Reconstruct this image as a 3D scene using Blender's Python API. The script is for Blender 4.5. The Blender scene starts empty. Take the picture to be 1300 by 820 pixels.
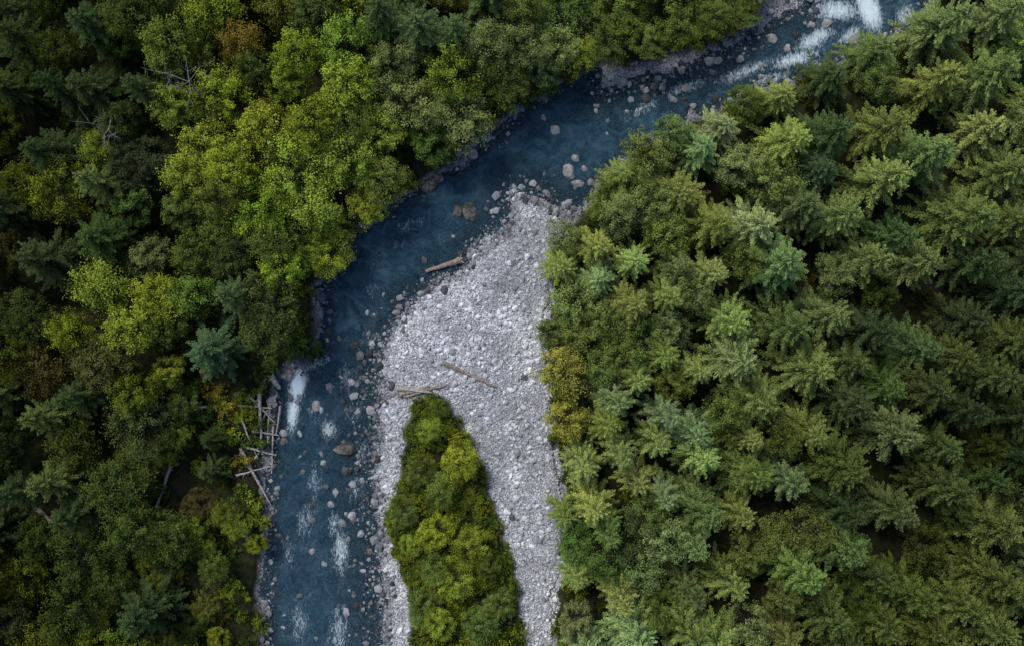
import bpy, math, random
import numpy as np
from mathutils import Vector
random.seed(7); RNG=np.random.default_rng(11)
sc=bpy.context.scene
H=125.0
def P(x,y): return ((x-650)/10.0,(365-y)/10.0)
def PL(l): return np.array([P(*p) for p in l])

# ---------------- noise / fields
_T=np.random.default_rng(3).random((256,256))
def vn(x,y):
    xi=np.floor(x).astype(int); yi=np.floor(y).astype(int); fx=x-xi; fy=y-yi
    fx=fx*fx*(3-2*fx); fy=fy*fy*(3-2*fy)
    a=_T[xi%256,yi%256]; b=_T[(xi+1)%256,yi%256]; c=_T[xi%256,(yi+1)%256]; d=_T[(xi+1)%256,(yi+1)%256]
    return (a*(1-fx)+b*fx)*(1-fy)+(c*(1-fx)+d*fx)*fy
def fbm(x,y,s,o=4):
    r=0;a=.5;t=0
    for i in range(o):
        r=r+a*vn(x/s+17.3*i,y/s+5.1*i); t+=a; a*=.5; s*=.5
    return r/t*2-1
def ss(x): x=np.clip(x,0,1); return x*x*(3-2*x)
def sd(x,y,poly):
    x=np.asarray(x,float); y=np.asarray(y,float)
    d=np.full(x.shape,1e18); ins=np.zeros(x.shape,bool); n=len(poly)
    for i in range(n):
        ax,ay=poly[i]; bx,by=poly[(i+1)%n]; ex,ey=bx-ax,by-ay
        t=np.clip(((x-ax)*ex+(y-ay)*ey)/(ex*ex+ey*ey+1e-12),0,1)
        d=np.minimum(d,(x-ax-t*ex)**2+(y-ay-t*ey)**2)
        c=((ay>y)!=(by>y))
        xx=(bx-ax)*(y-ay)/((by-ay) if by!=ay else 1e-9)+ax
        ins^=(c&(x<xx))
    d=np.sqrt(d); return np.where(ins,-d,d)

LEFT=[(300,1600),(325,1000),(335,820),(338,730),(340,690),(345,640),(338,600),(345,560),(352,520),(355,490),(375,465),(400,452),(412,430),(407,400),(405,370),(420,345),(440,320),(455,298),(472,280),(500,258),(530,240),(560,222),(590,203),(615,180),(640,160),(670,140),(700,118),(730,98),(765,88),(800,92),(840,86),(880,70),(915,50),(945,25),(960,5),(985,-60),(1060,-200),(1150,-700)]
RIGHT=[(1330,-700),(1230,-200),(1195,-60),(1175,5),(1150,35),(1100,62),(1055,82),(1000,102),(960,115),(920,132),(880,152),(850,168),(815,180),(790,198),(770,218),(757,242),(737,265),(717,287),(702,310),(694,340),(696,380),(690,420),(690,460),(698,510),(702,560),(708,610),(712,650),(708,700),(702,760),(700,830),(700,1000),(760,1600)]
COR=PL(LEFT+RIGHT)
GR=PL([(660,250),(690,258),(720,275),(760,300),(760,400),(760,600),(770,1000),(790,1600),(480,1600),(492,1000),(490,730),(488,690),(486,650),(480,620),(484,570),(487,520),(486,475),(495,430),(512,400),(538,382),(558,362),(592,347),(602,322),(638,300),(650,278)])
GR2=PL([(765,112),(800,101),(850,92),(900,70),(945,45),(985,22),(1015,5),(1035,-60),(980,-80),(930,20),(880,60),(840,75),(765,80)])
ISL=PL([(548,495),(570,502),(585,530),(600,560),(617,592),(620,620),(636,660),(650,700),(658,745),(666,830),(690,1100),(500,1100),(519,830),(516,745),(506,712),(491,682),(489,650),(501,618),(511,580),(511,542),(527,508)])
RF=PL(RIGHT+[(2600,1600),(2600,-700)])
def fields(x,y):
    n=fbm(x,y,3.2,4); n2=fbm(x+40,y-13,1.1,3)
    c=sd(x,y,COR)+n*1.0+n2*.3
    g=np.minimum(sd(x,y,GR)+n*1.6+n2*1.0, sd(x,y,GR2)+n*1.6+n2*.8+.3)
    i=sd(x,y,ISL)+n2*.4
    return c,g,i,n,n2
def height_f(x,y):
    c,g,i,n,n2=fields(x,y)
    low=ss((-4-y)/8)*(x<0)
    zin=np.where(g<0,.02+.33*ss(-g/3)+n2*.07,-.02-(.75-.33*low)*np.minimum(ss(g/9),ss(-c/2.6))+n2*.12+n*.10)
    zin=zin+np.where(i<0,.55*ss(-i/1.5),0)
    zout=-.02+1.25*ss(c/2.6)+(fbm(x,y,9,4)*1.1)*ss(c/5)+np.clip(c,0,200)*.02
    z=np.where(c>0,zout,zin)
    return z,c,g,i,n,n2
def hz(x,y): return height_f(np.atleast_1d(np.array(x,float)),np.atleast_1d(np.array(y,float)))[0]

# ---------------- mesh helper
def mesh(name,verts,faces,mats,mi=None,attrs=None,smooth=False):
    me=bpy.data.meshes.new(name); verts=np.asarray(verts,np.float32); faces=np.asarray(faces,np.int32)
    k=faces.shape[1]; nf=len(faces)
    me.vertices.add(len(verts)); me.vertices.foreach_set('co',verts.ravel())
    me.loops.add(nf*k); me.loops.foreach_set('vertex_index',faces.ravel())
    me.polygons.add(nf); me.polygons.foreach_set('loop_start',np.arange(nf,dtype=np.int32)*k)
    if mi is not None: me.polygons.foreach_set('material_index',np.asarray(mi,np.int32))
    me.polygons.foreach_set('use_smooth',np.full(nf,smooth))
    for m in mats: me.materials.append(m)
    for a,v in (attrs or {}).items():
        v=np.asarray(v,np.float32)
        if v.ndim==1:
            at=me.attributes.new(a,'FLOAT','POINT'); at.data.foreach_set('value',v)
        else:
            at=me.attributes.new(a,'FLOAT_COLOR','POINT')
            v4=np.ones((len(v),4),np.float32); v4[:,:3]=v; at.data.foreach_set('color',v4.ravel())
    me.update(calc_edges=True); return me
def obj(name,me,loc=(0,0,0),rot=(0,0,0),scale=(1,1,1),color=None):
    o=bpy.data.objects.new(name,me); o.location=loc; o.rotation_euler=rot; o.scale=scale
    if color is not None: o.color=(*color,1)
    sc.collection.objects.link(o); return o
def nrm(a): return a/(np.linalg.norm(a,axis=-1,keepdims=True)+1e-9)
class MB:
    def __init__(s): s.v=[];s.f=[];s.m=[];s.a=[];s.n=0
    def add(s,v,f,m,a):
        s.v.append(v); s.f.append(f+s.n); s.m.append(np.full(len(f),m)); s.a.append(np.full(len(v),a) if np.isscalar(a) else a); s.n+=len(v)
    def diamonds(s,c,d,w,a,m=1):
        v=np.stack([c-d/2,c+w/2,c+d/2,c-w/2],1).reshape(-1,3)
        f=np.arange(len(c)*4).reshape(-1,4); s.add(v,f,m,np.repeat(a,4))
    def tube(s,pts,rad,k=6,m=0,a=.5):
        pts=np.array(pts,float); n=len(pts); t=np.gradient(pts,axis=0); t=nrm(t)
        ref=np.array([0,0,1.]) if abs(t[0][2])<.8 else np.array([1.,0,0])
        u=nrm(np.cross(t,ref)); w=np.cross(t,u); an=np.arange(k)/k*2*np.pi
        v=(pts[:,None]+ (u[:,None]*np.cos(an)[None,:,None]+w[:,None]*np.sin(an)[None,:,None])*np.array(rad)[:,None,None]).reshape(-1,3)
        f=[]
        for i in range(n-1):
            for j in range(k):
                f.append((i*k+j,i*k+(j+1)%k,(i+1)*k+(j+1)%k,(i+1)*k+j))
        b=len(v); v=np.vstack([v,pts[0],pts[-1]])
        for j in range(0,k-k%2,2):
            f.append((b,(j+2)%k,(j+1)%k,j)); e=(n-1)*k
            f.append((b+1,e+j,e+(j+1)%k,e+(j+2)%k))
        s.add(v,np.array(f),m,a)
    def build(s,name,mats): return mesh(name,np.vstack(s.v),np.vstack(s.f),mats,np.concatenate(s.m),{'v':np.concatenate(s.a)})

# ---------------- materials
def newmat(n):
    m=bpy.data.materials.new(n); m.use_nodes=True; nt=m.node_tree; nt.nodes.clear()
    return m,nt,nt.nodes.new,nt.links.new
def ramp(N,L,src,stops):
    r=N('ShaderNodeValToRGB'); L(src,r.inputs[0]); e=r.color_ramp.elements
    while len(e)<len(stops): e.new(.5)
    for q,(p,c) in zip(e,stops): q.position=p; q.color=(*c,1)
    return r
def mixc(N,L,f,a,b,bt='MIX'):
    m=N('ShaderNodeMix'); m.data_type='RGBA'; m.blend_type=bt
    for s,v in ((0,f),(6,a),(7,b)):
        if hasattr(v,'is_linked') : L(v,m.inputs[s])
        else: m.inputs[s].default_value=v if s==0 else (*v,1)
    return m.outputs[2]
def math_(N,L,op,a,b=None,c=None,clamp=False):
    m=N('ShaderNodeMath'); m.operation=op; m.use_clamp=clamp
    for i,v in enumerate((a,b,c)):
        if v is None: continue
        if hasattr(v,'is_linked'): L(v,m.inputs[i])
        else: m.inputs[i].default_value=v
    return m.outputs[0]
def noise(N,L,scale,detail=6,vec=None,dist=0,rough=.55):
    n=N('ShaderNodeTexNoise'); n.inputs['Scale'].default_value=scale; n.inputs['Detail'].default_value=detail
    n.inputs['Distortion'].default_value=dist; n.inputs['Roughness'].default_value=rough
    if vec: L(vec,n.inputs['Vector'])
    return n.outputs['Fac']
def attr(N,n):
    a=N('ShaderNodeAttribute'); a.attribute_name=n; return a

def leafmat(name,usecol,tr=.3,vlo=.22,vhi=1.95):  # v pales tips as new growth; its wide range also paints tip highlights
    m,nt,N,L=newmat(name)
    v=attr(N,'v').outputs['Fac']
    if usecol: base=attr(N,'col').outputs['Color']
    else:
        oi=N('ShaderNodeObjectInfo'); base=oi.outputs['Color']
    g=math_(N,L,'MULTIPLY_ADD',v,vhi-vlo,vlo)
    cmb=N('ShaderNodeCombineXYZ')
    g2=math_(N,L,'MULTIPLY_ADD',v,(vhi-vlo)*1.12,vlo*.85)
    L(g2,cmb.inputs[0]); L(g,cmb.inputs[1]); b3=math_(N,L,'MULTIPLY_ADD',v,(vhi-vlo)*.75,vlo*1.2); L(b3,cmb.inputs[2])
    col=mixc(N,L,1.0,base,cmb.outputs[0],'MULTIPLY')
    b=N('ShaderNodeBsdfDiffuse'); L(col,b.inputs[0])
    o=N('ShaderNodeOutputMaterial')
    if tr:
        t=N('ShaderNodeBsdfTranslucent'); L(mixc(N,L,1.0,col,(1.05,1.15,.6),'MULTIPLY'),t.inputs[0])
        mx=N('ShaderNodeMixShader'); mx.inputs[0].default_value=tr; L(b.outputs[0],mx.inputs[1]); L(t.outputs[0],mx.inputs[2]); L(mx.outputs[0],o.inputs[0])
    else: L(b.outputs[0],o.inputs[0])
    return m
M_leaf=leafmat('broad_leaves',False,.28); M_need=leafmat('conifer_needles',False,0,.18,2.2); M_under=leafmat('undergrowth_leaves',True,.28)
def barkmat(name,c1,c2,sc_=6):
    m,nt,N,L=newmat(name); tc=N('ShaderNodeTexCoord'); mp=N('ShaderNodeMapping'); mp.inputs['Scale'].default_value=(1,1,.25); L(tc.outputs['Object'],mp.inputs[0])
    n=noise(N,L,sc_,8,mp.outputs[0]); r=ramp(N,L,n,[(.35,c1),(.65,c2)])
    b=N('ShaderNodeBsdfPrincipled'); L(r.outputs[0],b.inputs['Base Color']); b.inputs['Roughness'].default_value=.85
    bp=N('ShaderNodeBump'); bp.inputs['Strength'].default_value=.5; bp.inputs['Distance'].default_value=.03; L(n,bp.inputs['Height']); L(bp.outputs[0],b.inputs['Normal'])
    o=N('ShaderNodeOutputMaterial'); L(b.outputs[0],o.inputs[0]); return m
M_bark=barkmat('bark',(.03,.022,.016),(.10,.08,.06)); M_drift=barkmat('driftwood',(.18,.16,.145),(.46,.42,.39),4); M_dead=barkmat('dead_wood',(.16,.14,.125),(.34,.31,.28),4)
M_driftred=barkmat('fresh_log',(.12,.09,.075),(.36,.29,.25),4)

def stonemat():
    m,nt,N,L=newmat('stone'); tc=N('ShaderNodeTexCoord'); n=noise(N,L,3.5,8,tc.outputs['Object'])
    c=attr(N,'col').outputs['Color']; r=ramp(N,L,n,[(.3,(.65,.65,.66)),(.7,(1.2,1.2,1.2))])
    col=mixc(N,L,1.0,c,r.outputs[0],'MULTIPLY')
    b=N('ShaderNodeBsdfDiffuse'); L(col,b.inputs['Color'])
    o=N('ShaderNodeOutputMaterial'); L(b.outputs[0],o.inputs[0]); return m
M_stone=stonemat()
def boulder_mat(name,moss):
    m,nt,N,L=newmat(name); tc=N('ShaderNodeTexCoord'); n=noise(N,L,2.2,9,tc.outputs['Object']); n2=noise(N,L,1.3,6,tc.outputs['Object'],.5)
    r=ramp(N,L,n,[(.3,(.10,.10,.105)),(.7,(.40,.39,.39))]); mz=ramp(N,L,n2,[(.45,(0,0,0)),(.55,(1,1,1))])
    f=math_(N,L,'MULTIPLY',mz.outputs[0],moss)
    col=mixc(N,L,f,r.outputs[0],(.05,.055,.02))
    if moss>.5: col=mixc(N,L,1.0,col,(.5,.48,.45),'MULTIPLY')
    b=N('ShaderNodeBsdfPrincipled'); L(col,b.inputs['Base Color']); b.inputs['Roughness'].default_value=.8
    bp=N('ShaderNodeBump'); bp.inputs['Distance'].default_value=.08; L(n,bp.inputs['Height']); L(bp.outputs[0],b.inputs['Normal'])
    o=N('ShaderNodeOutputMaterial'); L(b.outputs[0],o.inputs[0]); return m
M_b1=boulder_mat('boulder_rock',.15); M_b2=boulder_mat('mossy_rock',.9)

def groundmat():
    m,nt,N,L=newmat('riverbed_and_forest_floor'); tc=N('ShaderNodeTexCoord'); pos=tc.outputs['Object']
    g=attr(N,'gravel').outputs['Fac']; w=attr(N,'bed').outputs['Fac']
    vo=N('ShaderNodeTexVoronoi'); vo.inputs['Scale'].default_value=7.5; L(pos,vo.inputs['Vector'])
    sep=N('ShaderNodeSeparateColor'); L(vo.outputs['Color'],sep.inputs[0])
    rs=ramp(N,L,sep.outputs[0],[(0,(.18,.18,.195)),(.5,(.42,.42,.445)),(1,(.62,.62,.65))])
    ed=ramp(N,L,vo.outputs['Distance'],[(.3,(1,1,1)),(.75,(.4,.4,.4))])
    gc=mixc(N,L,1.0,rs.outputs[0],ed.outputs[0],'MULTIPLY')
    big=noise(N,L,.35,6,pos); br=ramp(N,L,big,[(.35,(.75,.74,.75)),(.65,(1.1,1.1,1.1))])
    gc=mixc(N,L,1.0,gc,br.outputs[0],'MULTIPLY')
    bedc=mixc(N,L,1.0,gc,(.62,.62,.62),'MULTIPLY')
    n=noise(N,L,1.2,9,pos); fr=ramp(N,L,n,[(.3,(.010,.012,.006)),(.5,(.026,.028,.013)),(.7,(.04,.055,.016))])
    n3=noise(N,L,.25,5,pos); d=ramp(N,L,n3,[(.52,(0,0,0)),(.64,(1,1,1))])
    fc=mixc(N,L,d.outputs[0],fr.outputs[0],(.035,.03,.022))
    col=mixc(N,L,g,fc,mixc(N,L,w,gc,bedc))
    b=N('ShaderNodeBsdfDiffuse'); L(col,b.inputs['Color'])
    bp=N('ShaderNodeBump'); bp.inputs['Distance'].default_value=.1; bp.inputs['Strength'].default_value=.7; inv=math_(N,L,'SUBTRACT',1,vo.outputs['Distance']); L(inv,bp.inputs['Height']); L(bp.outputs[0],b.inputs['Normal'])
    o=N('ShaderNodeOutputMaterial'); L(b.outputs[0],o.inputs[0]); return m

def watermat():
    m,nt,N,L=newmat('river_water'); tc=N('ShaderNodeTexCoord'); pos=tc.outputs['Object']
    dep=attr(N,'depth').outputs['Fac']; fo=attr(N,'foam').outputs['Fac']
    n=noise(N,L,.55,8,pos,1.2); c1=ramp(N,L,n,[(.3,(.024,.070,.115)),(.5,(.048,.125,.190)),(.72,(.11,.22,.30))])
    b=N('ShaderNodeBsdfPrincipled'); L(c1.outputs[0],b.inputs['Base Color']); b.inputs['Roughness'].default_value=.12; b.inputs['IOR'].default_value=1.33
    r1=noise(N,L,2.2,6,pos,1.5); r2=noise(N,L,6,4,pos,.8)
    hh=math_(N,L,'MULTIPLY_ADD',r2,.4,r1)
    bp=N('ShaderNodeBump'); bp.inputs['Distance'].default_value=.7; bp.inputs['Strength'].default_value=1.0; L(hh,bp.inputs['Height']); L(bp.outputs[0],b.inputs['Normal'])
    tr=N('ShaderNodeBsdfTransparent'); tr.inputs[0].default_value=(.52,.74,.86,1)
    gl=N('ShaderNodeBsdfGlossy'); gl.inputs['Roughness'].default_value=.15; gl.inputs['Color'].default_value=(.9,.95,1,1); L(bp.outputs[0],gl.inputs['Normal'])
    fr=N('ShaderNodeFresnel'); fr.inputs[0].default_value=1.33; L(bp.outputs[0],fr.inputs['Normal'])
    clear=N('ShaderNodeMixShader'); L(fr.outputs[0],clear.inputs[0]); L(tr.outputs[0],clear.inputs[1]); L(gl.outputs[0],clear.inputs[2])
    df=math_(N,L,'MULTIPLY_ADD',dep,1.0,.05,clamp=True); df=math_(N,L,'MINIMUM',df,.72)
    body=N('ShaderNodeMixShader'); L(df,body.inputs[0]); L(clear.outputs[0],body.inputs[1]); L(b.outputs[0],body.inputs[2])
    mp=N('ShaderNodeMapping'); mp.inputs['Rotation'].default_value=(0,0,math.radians(-12)); mp.inputs['Scale'].default_value=(1.5,.6,1); L(pos,mp.inputs[0])
    fn=noise(N,L,1.9,10,mp.outputs[0],1.6,.76)
    a=math_(N,L,'MULTIPLY_ADD',fo,.34,fn); a=math_(N,L,'SUBTRACT',a,.70); a=math_(N,L,'MULTIPLY',a,4.2,clamp=True); a=math_(N,L,'MULTIPLY',a,.92)
    foam=N('ShaderNodeBsdfDiffuse'); foam.inputs['Color'].default_value=(.64,.75,.80,1)
    out=N('ShaderNodeMixShader'); L(a,out.inputs[0]); L(body.outputs[0],out.inputs[1]); L(foam.outputs[0],out.inputs[2])
    o=N('ShaderNodeOutputMaterial'); L(out.outputs[0],o.inputs[0]); return m

# ---------------- ground sheet
def axis(a,b,s,far):
    core=np.arange(a,b+s/2,s); ext=[];d=s;p=b
    while p<far: d*=1.25; p+=d; ext.append(p)
    e2=[];d=s;p=a
    while p>-far: d*=1.25; p-=d; e2.append(p)
    return np.concatenate([e2[::-1],core,ext])
def grid(xs,ys):
    X,Y=np.meshgrid(xs,ys); nx=len(xs); ny=len(ys)
    i=np.arange(nx*ny).reshape(ny,nx); f=np.stack([i[:-1,:-1],i[:-1,1:],i[1:,1:],i[1:,:-1]],-1).reshape(-1,4)
    return X.ravel(),Y.ravel(),f
gx,gy,gf=grid(axis(-78,78,.4,1500),axis(-62,55,.4,1500))
z,c,g,i,n,n2=height_f(gx,gy)
z=np.minimum(z,6)
grav=np.clip(1-ss((c+.2)/1.4),0,1)*np.where(i<0,1-ss((-i)/.8),1)
bed=ss(-(z-.03)/.12)
obj('ground',mesh('ground',np.stack([gx,gy,z],1),gf,[groundmat()],attrs={'gravel':grav,'bed':bed},smooth=True))

# ---------------- water
wx,wy,wf=grid(np.arange(-38,70,.28),np.arange(-70,60,.28))
wz,wc,wg,wi,wn,wn2=height_f(wx,wy)
FO=[(378,488,9,20,12,1.5),(372,520,7,26,5,1.25),(418,545,10,12,0,.85),(398,462,24,8,-20,.7),(470,430,24,30,0,.4),(433,700,10,28,0,.85),(388,660,12,26,10,.6),(425,665,10,18,0,.65),
(520,285,34,12,-25,.65),(505,310,16,10,-30,.6),(1103,12,13,28,-20,1.6),(1062,14,30,14,0,1.2),(1012,75,36,10,-15,1.1),(945,92,44,10,-20,.9),(870,112,40,10,-20,.75),(815,140,34,10,-30,.7),(640,185,22,8,-40,.5),
(462,570,12,18,0,.5),(400,610,10,26,0,.55),(450,620,14,20,0,.5),(365,700,10,30,0,.5),(440,480,14,24,0,.5),(560,300,20,9,-20,.5),(475,335,14,26,30,.5),(430,800,14,36,0,.65),(380,790,12,30,0,.6),(1150,20,14,16,0,1.0),(1035,50,30,12,-30,1.1),(750,215,12,20,20,.45),(450,520,14,20,0,.45),(400,520,10,16,0,.55),(470,370,14,20,0,.5),(430,380,10,30,0,.4),(980,100,26,8,-15,.95),(1080,45,20,10,-30,1.0)]
foam=np.zeros(len(wx))
for (px,py,rx,ry,an,st) in FO:
    cx,cy=P(px,py); a=math.radians(an); dx=wx-cx; dy=wy-cy
    u=(dx*math.cos(a)-dy*math.sin(a))/(rx/10); v=(dx*math.sin(a)+dy*math.cos(a))/(ry/10)
    foam=np.maximum(foam,st*np.exp(-(u*u+v*v)*.7))
foam=foam+.12*ss((-wy+4)/10)*(wx<-10)
dep=np.clip(-wz/.8,0,1)
keep=(wz<.25)
wzz=fbm(wx,wy,1.2,3)*.02+np.minimum(foam,1)*fbm(wx+9,wy,.8,3)*.12
fk=keep[wf].any(1)&(wc[wf].min(1)<1.5); wf2=wf[fk]; used,invv=np.unique(wf2.ravel(),return_inverse=True)
obj('river_water',mesh('river_water',np.stack([wx,wy,wzz],1)[used],invv.reshape(-1,4),[watermat()],attrs={'depth':dep[used],'foam':foam[used]},smooth=True))

# ---------------- stones
def ico(sub):
    import bmesh
    bm=bmesh.new(); bmesh.ops.create_icosphere(bm,subdivisions=sub,radius=1); v=np.array([x.co[:] for x in bm.verts]); f=np.array([[q.index for q in p.verts] for p in bm.faces]); bm.free(); return v,f
I1=ico(1); I2=ico(2); I4=ico(4)
def stones(name,x,y,z,r,tone,base,sink=.25):
    V,F=base; N=len(x); nv=len(V)
    s=r[:,None]*RNG.uniform(.65,1.25,(N,3)); s[:,2]*=.7
    th=RNG.uniform(0,6.283,N); v=V[None]*(1+RNG.uniform(-.18,.18,(N,nv,1)))*s[:,None]
    ct,st=np.cos(th)[:,None],np.sin(th)[:,None]
    vx=v[...,0]*ct-v[...,1]*st; vy=v[...,0]*st+v[...,1]*ct; tl=RNG.normal(0,.25,(N,1)); vz=v[...,2]+vx*tl
    z0=z+r*(.5-sink)
    out=np.stack([vx+x[:,None],vy+y[:,None],vz+z0[:,None]],-1).reshape(-1,3)
    f=(F[None]+(np.arange(N)*nv)[:,None,None]).reshape(-1,3)
    return mesh(name,out,f,[M_stone],attrs={'col':np.repeat(tone,nv,0)},smooth=False)
def tonef(N,lo,hi,pw=1.0):
    t=lo+(hi-lo)*RNG.random(N)**pw; w=RNG.normal(0,.025,N)
    return np.stack([t*(.975+w),t*(1.0),t*(1.055-w)],1)
# gravel bar
N=260000; x=RNG.uniform(-19,8,N); y=RNG.uniform(-52,13,N); zz,c,g,i,n,n2=height_f(x,y)
den=.5+.5*ss((fbm(x,y,4,3)+.3)/.8)
k=(g<.9)&(c<.9)&(i>-.2)&(RNG.random(N)<den); x,y,zz,g2=x[k],y[k],zz[k],g[k]; N=len(x)
r=.045+.036*RNG.pareto(2.6,N); r=np.clip(r,0,.38)
big=fbm(x,y,6,3)*.3+fbm(x+30,y,1.6,3)*.4; tn=tonef(N,.24,.78,.75)*(1+big[:,None]); tn*=(1-.5*ss((g2+1.0)/1.6))[:,None]
obj('river_gravel',stones('river_gravel',x,y,zz,r,np.clip(tn,.06,.8),I1))
# river rocks
N=95000; x=RNG.uniform(-34,60,N); y=RNG.uniform(-56,44,N); zz,c,g,i,n,n2=height_f(x,y)
lowch=(x<-12)&(y<2)
k=(c<.9)&(g>-.6)&(RNG.random(N)<np.where((c>-1.3)|(zz>-.25)|lowch,.85,.45)); x,y,c,zz=x[k],y[k],c[k],zz[k]; N=len(x)
r=np.clip(.09+.085*RNG.pareto(2.5,N),0,.6); tn=tonef(N,.05,.36,1.5)
obj('river_rocks',stones('river_rocks',x,y,zz,r,tn,I1,.25))
def boulder(px,py,r,moss,sx=1,sy=1,rot=0):
    V,F=I4; v=V.copy(); s=RNG.uniform(0,50,3)
    d=fbm(v[:,0]*1.0+s[0]+v[:,2],v[:,1]+s[1]-v[:,2],.9,4)*.28
    v=v*(1+d[:,None]);
    for q in range(6):
        nn=nrm(RNG.normal(size=3)); h=v@nn; lim=.68; v-=np.clip(h-lim,0,1)[:,None]*nn*.85
    v*=np.array([sx,sy,.65])*r; x0,y0=P(px,py); zg=max(hz(x0,y0)[0],-.25)
    obj('boulder',mesh('boulder',v,F,[M_b2 if moss else M_b1],smooth=True),(x0,y0,zg+r*.15),(0,0,rot))
for a in [(581,269,.9,1,.9,1.1),(597,270,1.0,1,.9,1.2,.4),(722,217,.85,0),(706,165,.75,0),(731,201,.6,0),(733,234,.75,0,1.2,.8),(741,214,.5,0),(437,570,1.2,1,1.25,.8),(366,476,.9,0),(402,515,.7,0),(855,127,.6,0),(466,286,.7,1),(545,236,1.0,1,1.3,.9,.5),(556,228,.7,1),(345,508,.7,0),(600,196,.7,0),(619,174,.6,0),(760,236,.6,0),(508,378,.5,0),(655,575,.55,0),(476,640,.6,1),(420,640,.5,0),(665,478,.45,1),(650,655,.45,1),(700,300,.5,0),(716,262,.55,0),(900,78,.7,0),(980,50,.7,0),(1030,32,.6,0),(788,105,.6,0),(835,100,.5,0),(460,610,.45,0),(395,700,.5,0),(880,135,.5,0),(360,560,.6,1),(575,300,.4,0),(616,265,.45,1),(1085,50,.7,0),(500,500,.4,0),(455,450,.45,1),(430,430,.5,1),(475,400,.4,0),(690,150,.5,0),(770,170,.4,0),(820,115,.45,0),(940,75,.6,0),(1050,30,.8,0),(1000,62,.6,0),(965,82,.5,0),(440,520,.45,1),(412,590,.5,1),(448,660,.5,1),(410,715,.45,0),(470,700,.5,1),(385,600,.5,1),(420,495,.45,1),(462,480,.4,1)]:
    boulder(*a)

# ---------------- driftwood
def log(name,a,b,r,mat,zo=0,stubs=3):
    x0,y0=P(*a); x1,y1=P(*b); n=9; t=np.linspace(0,1,n); L_=math.hypot(x1-x0,y1-y0)
    px=x0+(x1-x0)*t+RNG.normal(0,.012*L_,n)*.6; py=y0+(y1-y0)*t+RNG.normal(0,.012*L_,n)*.6
    h=np.maximum(hz(px,py),0.0); hl=np.linspace(h[0],h[-1],n); top=max(h-hl); pz=hl+max(top,0)*.8+r*.7+zo
    cx,cy,cz=px.mean(),py.mean(),pz.mean(); pts=np.stack([px-cx,py-cy,pz-cz],1); mb=MB()
    rad=r*(1.15-.55*t)*RNG.uniform(.92,1.08,n); rad[0]*=1.25; mb.tube(pts,rad,10,0)
    for q in range(stubs):
        j=RNG.integers(2,n-1); d=nrm(RNG.normal(size=3)+np.array([0,0,.5])); l=RNG.uniform(.4,1.0)
        mb.tube([pts[j],pts[j]+d*l*.5,pts[j]+d*l+RNG.normal(0,.08,3)],[r*.35,r*.25,r*.1],6,0)
    for q in range(5):
        d=nrm(pts[0]-pts[1]+RNG.normal(0,.6,3)); mb.tube([pts[0],pts[0]+d*r*1.2,pts[0]+d*r*2.2],[r*.6,r*.35,r*.12],6,0)
    obj(name,mb.build(name,[mat]),(cx,cy,cz))
log('driftwood_log',(584,331),(541,345),.34,M_driftred,0,3)
log('driftwood_log',(566,462),(630,490),.24,M_driftred,0,4)
log('driftwood_log',(508,499),(560,490),.28,M_driftred,0,3)
log('driftwood_log',(506,492),(548,497),.22,M_drift,.3,3)
log('driftwood_log',(515,503),(570,487),.15,M_driftred,.2,2)
for a,b,r in [((348,478),(356,492),.34),((322,500),(350,535),.13),((334,498),(335,575),.19),((345,505),(341,560),.14),((310,512),(348,517),.12),((352,500),(328,545),.13),((312,570),(331,612),.24),((318,565),(352,577),.13),((325,545),(355,552),.12),((348,540),(346,600),.12),((305,600),(345,590),.11),((330,610),(345,640),.13),((316,672),(325,700),.16),((312,530),(330,580),.10),((357,515),(352,550),.12),((340,480),(326,520),.13),((338,520),(349,530),.1),((326,580),(340,560),.1)]:
    log('driftwood_log',a,b,r,M_drift,.15+RNG.random()*.3,2)
for a,b in [((205,515),(280,513)),((228,575),(205,640)),((60,640),(110,690))]: log('fallen_log',a,b,.22,M_dead,.3,4)

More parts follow.
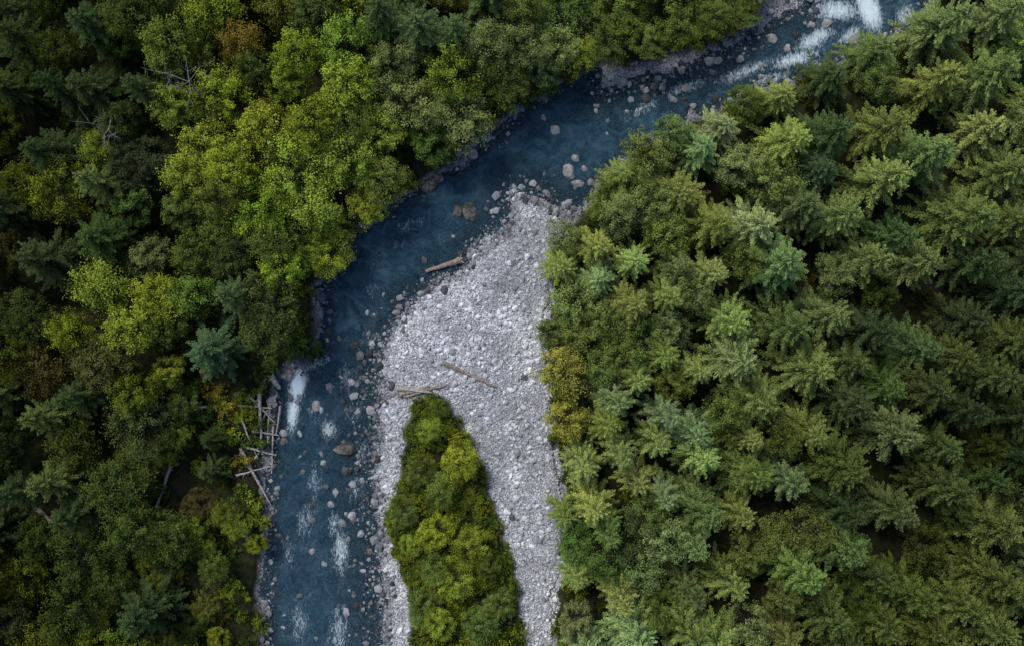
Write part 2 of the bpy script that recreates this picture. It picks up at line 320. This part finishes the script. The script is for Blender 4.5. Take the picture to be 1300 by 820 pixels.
# ---------------- tree templates
def fir(seed,R=3.6,h=16.,full=1.0,name='conifer'):
    global RNG; RNG=np.random.default_rng(seed); mb=MB()
    zs=np.linspace(0,h,9); bend=RNG.normal(0,.1,2)
    mb.tube(np.stack([bend[0]*np.sin(zs/h*3),bend[1]*np.sin(zs/h*2),zs],1),.28*(1-zs/h)**.8+.02,7,0)
    levels=int(24*full); az=0; pw=RNG.uniform(.7,.95)
    for li in range(levels):
        t=.2+.79*(li/(levels-1))+RNG.normal(0,.006); t=min(t,.995)
        L0=R*((1-t)/.80)**pw+.3; nb=RNG.integers(5,8) if t<.9 else 5
        for b in range(nb):
            az+=6.283/nb*RNG.uniform(.7,1.3); L1=L0*RNG.uniform(.55,1.18)
            if RNG.random()<.06: continue
            d=np.array([math.cos(az),math.sin(az),0.]); sdv=np.array([-d[1],d[0],0.])
            el=-.08+.75*t**2.5+RNG.normal(0,.08); dr=.28*(1-t*.7)
            n=max(3,int(L1/.17)); s=np.linspace(.12,1,n)*L1
            zz_=t*h+s*el-dr*s*s/max(L1,.1)+.25*dr*s
            bendv=RNG.normal(0,.10)*s*s/max(L1,.1)
            c=d[None]*s[:,None]+sdv[None]*bendv[:,None]; c[:,2]=zz_
            q=s/L1; wl=(.24*L1*(1-q)**.8*np.minimum(1,q*2.5+.2)+.17); bv=RNG.normal(0,.08)
            for sg in (-1,1):
                l=wl*RNG.uniform(.7,1.25,n); ang=RNG.uniform(.65,1.0,n)
                td=d[None]*np.cos(ang)[:,None]+sg*sdv[None]*np.sin(ang)[:,None]; td[:,2]=-.2+RNG.normal(0,.18,n)
                td=nrm(td); sw=nrm(np.cross(td,np.array([0,0,1.]))+RNG.normal(0,.3,(n,3)))
                for k_ in range(2):
                    cc=c+td*(l*(.25+.5*k_))[:,None]; cc[:,2]-=.12*k_*l
                    cc=cc+RNG.normal(0,.03,(n,3))
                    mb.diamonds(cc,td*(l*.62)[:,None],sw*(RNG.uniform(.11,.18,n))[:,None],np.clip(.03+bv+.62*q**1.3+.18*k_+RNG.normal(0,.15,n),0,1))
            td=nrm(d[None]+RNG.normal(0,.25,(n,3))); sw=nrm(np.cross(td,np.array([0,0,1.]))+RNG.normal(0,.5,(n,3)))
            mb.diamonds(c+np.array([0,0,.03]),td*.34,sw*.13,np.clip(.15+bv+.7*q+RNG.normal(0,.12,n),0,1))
    return mb.build(name,[M_bark,M_need])
def broad(seed,R=3.6,h=12.,ncl=110,nl=115,leaf=.21,csz=.2,vert=.5,zc=.66,name='broadleaf',vfill=.35,feather=.6):
    global RNG; RNG=np.random.default_rng(seed); mb=MB()
    zs=np.linspace(0,h*.8,8); mb.tube(np.stack([RNG.normal(0,.08,8),RNG.normal(0,.08,8),zs],1),.22*(1-zs/h)+.02,7,0)
    lob=nrm(RNG.normal(size=(9,3))); ls=RNG.uniform(-.35,.4,9)
    base=np.array([0,0,h*zc])
    for cl in range(ncl):
        dv=nrm(RNG.normal(size=3)); dv[2]=abs(dv[2])*1.0-.28 ; dv=nrm(dv)
        m=1+sum(ls*np.clip(lob@dv,0,1)**3)
        rf=vfill+(1-vfill)*RNG.random()**.45; rr=rf*m
        c=base+dv*np.array([R,R,h*vert])*rr*.84
        if cl%2==0:
            s0=np.array([0,0,max(h*.25,c[2]*RNG.uniform(.45,.75))]); md=(s0+c)/2+RNG.normal(0,.15,3)
            mb.tube([s0,md,c],[.07,.045,.015],4,0)
        n=int(nl*RNG.uniform(.6,1.3)); sz=R*csz*RNG.uniform(.65,1.4)
        off=nrm(RNG.normal(size=(n,3)))*(RNG.random(n)**.45)[:,None]*sz
        ax=nrm(dv*np.array([1,1,.6])+np.array([0,0,.45])+RNG.normal(0,.25,3)); off=off+ax*(off@ax)[:,None]*feather*1.3
        off=off*np.array([1,1,.8])
        p=c+off; nn=nrm(nrm(off)*.7+np.array([0,0,.6])+RNG.normal(0,.5,(n,3)))
        td=nrm(np.cross(nn,RNG.normal(size=(n,3)))); sw=np.cross(nn,td)
        l=leaf*RNG.uniform(.65,1.4,n)
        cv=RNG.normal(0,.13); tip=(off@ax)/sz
        mb.diamonds(p,td*l[:,None],sw*(l*.7)[:,None],np.clip(.36+cv+.28*tip+.36*(c[2]-base[2])/(h*vert)-.06+.25*(rf-.8)+RNG.normal(0,.14,n),0,1))  # inner and lower leaves darker: crown shade painted into leaf tone
    return mb.build(name,[M_bark,M_leaf])
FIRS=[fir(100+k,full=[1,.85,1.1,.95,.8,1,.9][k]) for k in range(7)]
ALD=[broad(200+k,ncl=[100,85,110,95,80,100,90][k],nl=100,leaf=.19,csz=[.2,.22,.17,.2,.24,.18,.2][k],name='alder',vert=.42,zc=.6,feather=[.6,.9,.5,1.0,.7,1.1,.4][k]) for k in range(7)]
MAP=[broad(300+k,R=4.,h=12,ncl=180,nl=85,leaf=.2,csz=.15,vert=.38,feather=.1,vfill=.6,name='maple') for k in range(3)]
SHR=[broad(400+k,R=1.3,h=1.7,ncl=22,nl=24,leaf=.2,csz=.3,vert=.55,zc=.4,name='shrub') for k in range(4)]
RNG=np.random.default_rng(77)

# ---------------- tree placement
placed=[]
cnt=0
def place(px,py,kind,h,R,col,force=False):
    global cnt
    ax,ay=P(px,py); f=(H-.72*h)/H; x=ax*f; y=ay*f
    zz,c,g,i,_,_=height_f(np.array([x]),np.array([y]))
    if not force and (c[0]<.5): return False
    V={'fir':FIRS,'alder':ALD,'maple':MAP}[kind]; me=V[RNG.integers(len(V))]
    r0,h0={'fir':(3.6,16),'alder':(3.6,12),'maple':(4.,12)}[kind]
    nm={'fir':'conifer_tree','alder':'alder_tree','maple':'maple_tree'}[kind]
    vignette=1-.55*ss((c[0]-13)/30)   # foliage colour darkened away from the river, a painted-in vignette
    if x<-28 and y<-10: vignette*=.72  # lower-left foliage darkened further, same vignette put into the colour
    cv=RNG.normal(1,.14)*vignette; col=np.array(col)*cv*np.array([RNG.normal(1,.07),1,RNG.normal(1,.08)])
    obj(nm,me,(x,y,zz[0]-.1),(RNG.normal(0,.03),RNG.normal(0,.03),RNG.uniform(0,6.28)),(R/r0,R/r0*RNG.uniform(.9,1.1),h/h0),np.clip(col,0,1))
    placed.append((px,py,R*10*H/(H-.7*h))); cnt+=1; return True
BR=(.19,.26,.042); YG=(.25,.30,.042); MG=(.11,.16,.042); GG=(.16,.215,.085); DK=(.045,.075,.03); BG=(.06,.105,.055); OR=(.20,.16,.035)
FL=(.145,.195,.058); FM=(.10,.145,.05); FD=(.05,.082,.034); MD=(.07,.105,.032)
E=[(345,402,'maple',12,4.9,(.065,.105,.04)),(265,447,'fir',13,3.8,BG),(372,215,'alder',12,3.6,BR),(400,165,'alder',13,3.3,YG),(445,205,'alder',11,3.5,BR),(440,105,'alder',13,3.4,YG),(285,122,'alder',13,3.2,YG),
(268,185,'alder',12,3.2,BR),(215,62,'alder',13,3.6,BR),(335,165,'alder',12,3.0,YG),(492,225,'alder',9,2.8,MG),(468,262,'alder',8,2.6,YG),(440,65,'alder',14,3.2,BR),(398,262,'alder',11,3.3,BR),(340,265,'alder',12,3.2,BR),(500,90,'alder',12,3,GG),
(525,135,'alder',11,3.4,GG),(548,182,'alder',8,3.0,MG),(590,148,'alder',9,3.2,GG),(622,60,'alder',12,3.1,GG),(662,62,'alder',11,3.,GG),(705,60,'alder',9,2.8,GG),(640,112,'alder',8,2.6,MG),(685,95,'alder',7,2.3,GG),(530,38,'fir',16,4.4,DK),(480,25,'fir',16,3.8,DK),(575,40,'fir',15,3.8,DK),
(185,205,'maple',12,3.6,(.07,.09,.045)),(180,540,'alder',10,3.4,GG),(172,415,'alder',11,3.2,BR),(245,372,'alder',10,3.2,MG),(215,680,'alder',9,3.4,MG),(105,700,'alder',9,3.2,MG),(172,590,'alder',8,2.6,MG),(310,62,'alder',12,3.0,OR),(300,215,'alder',13,3.,BR),
(230,130,'alder',12,2.8,BR),(330,90,'alder',12,2.8,MG),(380,70,'alder',13,3,BR),(170,260,'alder',11,3,MG),(235,270,'alder',11,3,MG),(190,330,'alder',10,2.8,GG),
(120,110,'fir',15,4,DK),(60,190,'fir',15,4.2,DK),(300,330,'maple',10,3.2,MD),(385,320,'alder',7,2.4,MG),(420,290,'alder',7,2.3,BR),(60,330,'fir',15,4,DK),(60,460,'alder',11,3.6,(.11,.11,.035)),(100,500,'fir',14,3.2,FD),(140,740,'alder',8,2.8,MG),(215,470,'alder',8,2.4,BR),(30,60,'fir',15,4.2,DK),(120,30,'fir',15,3.8,DK),(20,560,'maple',12,4,MD),(40,400,'maple',12,3.8,MD),
(800,388,'fir',15,3.5,(.19,.23,.075)),(712,473,'alder',11,2.9,(.25,.25,.065)),(716,535,'alder',10,2.6,(.20,.235,.055)),(735,385,'alder',10,3,FL),(710,325,'alder',9,2.6,FL),(760,310,'fir',13,3.2,FL),(820,200,'alder',10,3,FL),(860,165,'alder',9,2.6,GG),(725,425,'alder',9,2.6,FL),
(755,640,'fir',12,3.,FL),(725,690,'alder',9,2.5,MG),(740,590,'fir',12,3.,FL),(1140,545,'fir',16,5.0,(.17,.25,.13)),(990,340,'fir',16,4.4,(.13,.19,.08)),(1000,410,'fir',15,4.2,FM),(930,450,'fir',15,4.0,(.12,.18,.085)),(770,255,'alder',9,2.6,MG),(1060,75,'alder',8,2.6,FL),
(820,55,'alder',7,2.6,MG),(865,35,'alder',8,2.6,MG),(770,55,'alder',7,2.6,MG),(905,22,'alder',7,2.4,MG)]
for e in E: place(*e,force=False)
for (px,py,h,R,col) in [(583,583,5.5,2.3,YG),(553,672,6,2.6,(.25,.28,.04)),(512,650,4,1.8,MG),(598,690,5,2.1,BR),(548,545,3.5,1.7,BR),(562,620,5,2.1,MG),(532,600,4,1.7,MG),(580,735,5,2.3,BR),(545,720,5,2,MG),(622,720,4,1.8,MG),(560,790,5,2.4,BR),(610,790,5,2.4,MG),(537,770,4,2,MG),(522,690,4,1.7,BR),(632,765,4,1.7,MG),(555,518,3,1.3,MG)]:
    place(px,py,'alder',h,R,col,force=True)
tries=0
while tries<12000:
    tries+=1
    px=RNG.uniform(-150,1450); py=RNG.uniform(-180,1000)
    ax,ay=P(px,py); c=float(sd(np.array([ax]),np.array([ay]),COR)[0])
    if c<-.3: continue
    right=float(sd(np.array([ax]),np.array([ay]),RF)[0])<0
    u=RNG.random()
    edge=c; pk=.58
    if right:
        far=np.clip((px-760)/420,0,1)
        if u<(.36*(1-far)+.04): kind,h,R='alder',RNG.uniform(10,13),RNG.uniform(2.2,3.3); col=[FL,GG,MG][RNG.integers(3)]
        else: kind,h,R='fir',RNG.uniform(11,15.5)+2*far,RNG.uniform(2.3,3.8)+1.1*far; col=[FL,FM,FL,(.12,.18,.08)][RNG.integers(4)]
        if far>.6 and kind=='fir': col=[FM,FD,FM,FL][RNG.integers(4)]
        if edge<3: h*=.75; R*=.85
    else:
        pk=.62
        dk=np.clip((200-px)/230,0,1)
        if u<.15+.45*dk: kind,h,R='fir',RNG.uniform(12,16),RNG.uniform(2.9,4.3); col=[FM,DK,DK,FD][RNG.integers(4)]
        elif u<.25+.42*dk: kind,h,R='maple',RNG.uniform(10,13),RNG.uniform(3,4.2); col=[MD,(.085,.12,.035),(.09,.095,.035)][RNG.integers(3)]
        else: kind,h,R='alder',RNG.uniform(9,13),RNG.uniform(2.5,3.6); col=[BR,MG,BR,YG,(.13,.17,.04)][RNG.integers(5)]; col=np.array(col)*(1-.45*dk)  # alder colour darkened toward the left edge, painting in the vignette
        if py<60 and px>700: h*=.6; kind='alder'; col=MG
        if edge<3: h*=.65; R*=.75
        if 190<px<345 and 480<py<900:
            if RNG.random()<.85: continue
            h*=.5;R*=.6
        if 290<px<360 and 460<py<650: continue
    ra=R*10*H/(H-.7*h); ok=True
    for (qx,qy,qr) in placed:
        if (qx-px)**2+(qy-py)**2<((ra+qr)*pk)**2: ok=False;break
    if ok: place(px,py,kind,h,R,col)

# bare dead trees
def bare(px,py,h):
    x0,y0=P(px,py); f=(H-.7*h)/H; x0*=f;y0*=f; mb=MB()
    def rec(p,d,l,r,lev):
        n=4; pts=[p]; dd=d
        for k in range(n): dd=nrm(dd+RNG.normal(0,.12,3)+np.array([0,0,.03])); pts.append(pts[-1]+dd*l/n)
        mb.tube(pts,np.linspace(r,r*.4,n+1),5,0)
        if lev<3:
            for k in range([12,5,3][lev]):
                j=RNG.integers(1,n+1); e=nrm(dd*.6+RNG.normal(0,.7,3)); rec(pts[j],e,l*RNG.uniform(.18,.3) if lev==0 else l*.5,r*(.28 if lev==0 else .45),lev+1)
    rec(np.array([0,0,0.]),np.array([0,0,1.]),h,.15,0)
    obj('dead_tree',mb.build('dead_tree',[M_dead]),(x0,y0,hz(x0,y0)[0]-.1))
for a in [(142,165,12),(268,160,12)]: bare(*a)

# ---------------- undergrowth (one mesh)
def tmpl(me):
    v=np.empty(len(me.vertices)*3,np.float32); me.vertices.foreach_get('co',v); f=np.empty(len(me.loops),np.int32); me.loops.foreach_get('vertex_index',f)
    a=np.empty(len(me.vertices),np.float32); me.attributes['v'].data.foreach_get('value',a); return v.reshape(-1,3),f.reshape(-1,4),a
TS=[tmpl(m) for m in SHR]
def scatter(name,x,y,s,cols):
    z=hz(x,y); VV=[];FF=[];AA=[];CC=[];n=0
    for k in range(len(x)):
        v,f,a=TS[RNG.integers(4)]; th=RNG.uniform(0,6.28); c_,s_=math.cos(th),math.sin(th)
        w=np.stack([v[:,0]*c_-v[:,1]*s_,v[:,0]*s_+v[:,1]*c_,v[:,2]],1)*s[k]+np.array([x[k],y[k],z[k]-.1])
        VV.append(w);FF.append(f+n);AA.append(a);CC.append(np.repeat(cols[k][None],len(v),0)); n+=len(v)
    obj(name,mesh(name,np.vstack(VV),np.vstack(FF),[M_under],attrs={'v':np.concatenate(AA),'col':np.vstack(CC)}))
N=8000; x=RNG.uniform(-72,72,N); y=RNG.uniform(-54,44,N); _,c,g,i,n,n2=height_f(x,y)
px=x*10+650; py=365-y*10
sparse=(px<345)&(px>180)&(py>470)
left=(px<450)|((px<960)&(py<250)&(c>0))
bank=c<3.5
k=(c>.5)&(RNG.random(N)<np.where(sparse,.25+.6*(fbm(x,y,5,2)>0),np.where(bank,.65,.14)))
x,y,c,left,sparse=x[k],y[k],c[k],left[k],sparse[k]; pal=np.array([[.20,.24,.03],[.13,.18,.03],[.07,.12,.03],[.20,.18,.035]])
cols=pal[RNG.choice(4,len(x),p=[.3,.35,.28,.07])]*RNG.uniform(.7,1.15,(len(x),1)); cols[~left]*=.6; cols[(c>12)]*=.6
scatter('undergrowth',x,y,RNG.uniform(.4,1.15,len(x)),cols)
N=2600; x=RNG.uniform(-17,4,N); y=RNG.uniform(-60,-12,N); _,c,g,i,n,n2=height_f(x,y); k=(i<-.3)&(RNG.random(N)<.55); x,y=x[k],y[k]
scatter('island_shrubs',x,y,RNG.uniform(.4,.95,len(x)),pal[RNG.choice(4,len(x),p=[.3,.35,.3,.05])]*RNG.uniform(.55,.95,(len(x),1)))

# ---------------- light, world, camera
w=bpy.data.worlds.new('World'); sc.world=w; w.use_nodes=True; nt=w.node_tree
sk=nt.nodes.new('ShaderNodeTexSky'); sk.sky_type='NISHITA'; sk.sun_disc=False
EL=math.radians(52); AZ=math.radians(-35)
sk.sun_elevation=EL; sk.sun_rotation=AZ
bg=nt.nodes['Background']; nt.links.new(sk.outputs[0],bg.inputs[0]); bg.inputs[1].default_value=.15
sl=bpy.data.lights.new('sun','SUN'); sl.energy=2.8; sl.angle=math.radians(20); sl.color=(1,.95,.86)
so=bpy.data.objects.new('sun',sl); sc.collection.objects.link(so)
d=Vector((math.sin(AZ)*math.cos(EL),math.cos(AZ)*math.cos(EL),math.sin(EL))); so.rotation_euler=d.to_track_quat('Z','Y').to_euler(); so.location=d*200
cam=bpy.data.cameras.new('camera'); co=bpy.data.objects.new('camera',cam); sc.collection.objects.link(co)
co.location=(0,0,H); cam.sensor_width=36; cam.lens=36*H/130; cam.shift_y=-45/1300; cam.clip_end=5000; sc.camera=co
sc.view_settings.view_transform='Standard'; sc.view_settings.look='None'; sc.view_settings.exposure=0
print('trees',cnt)
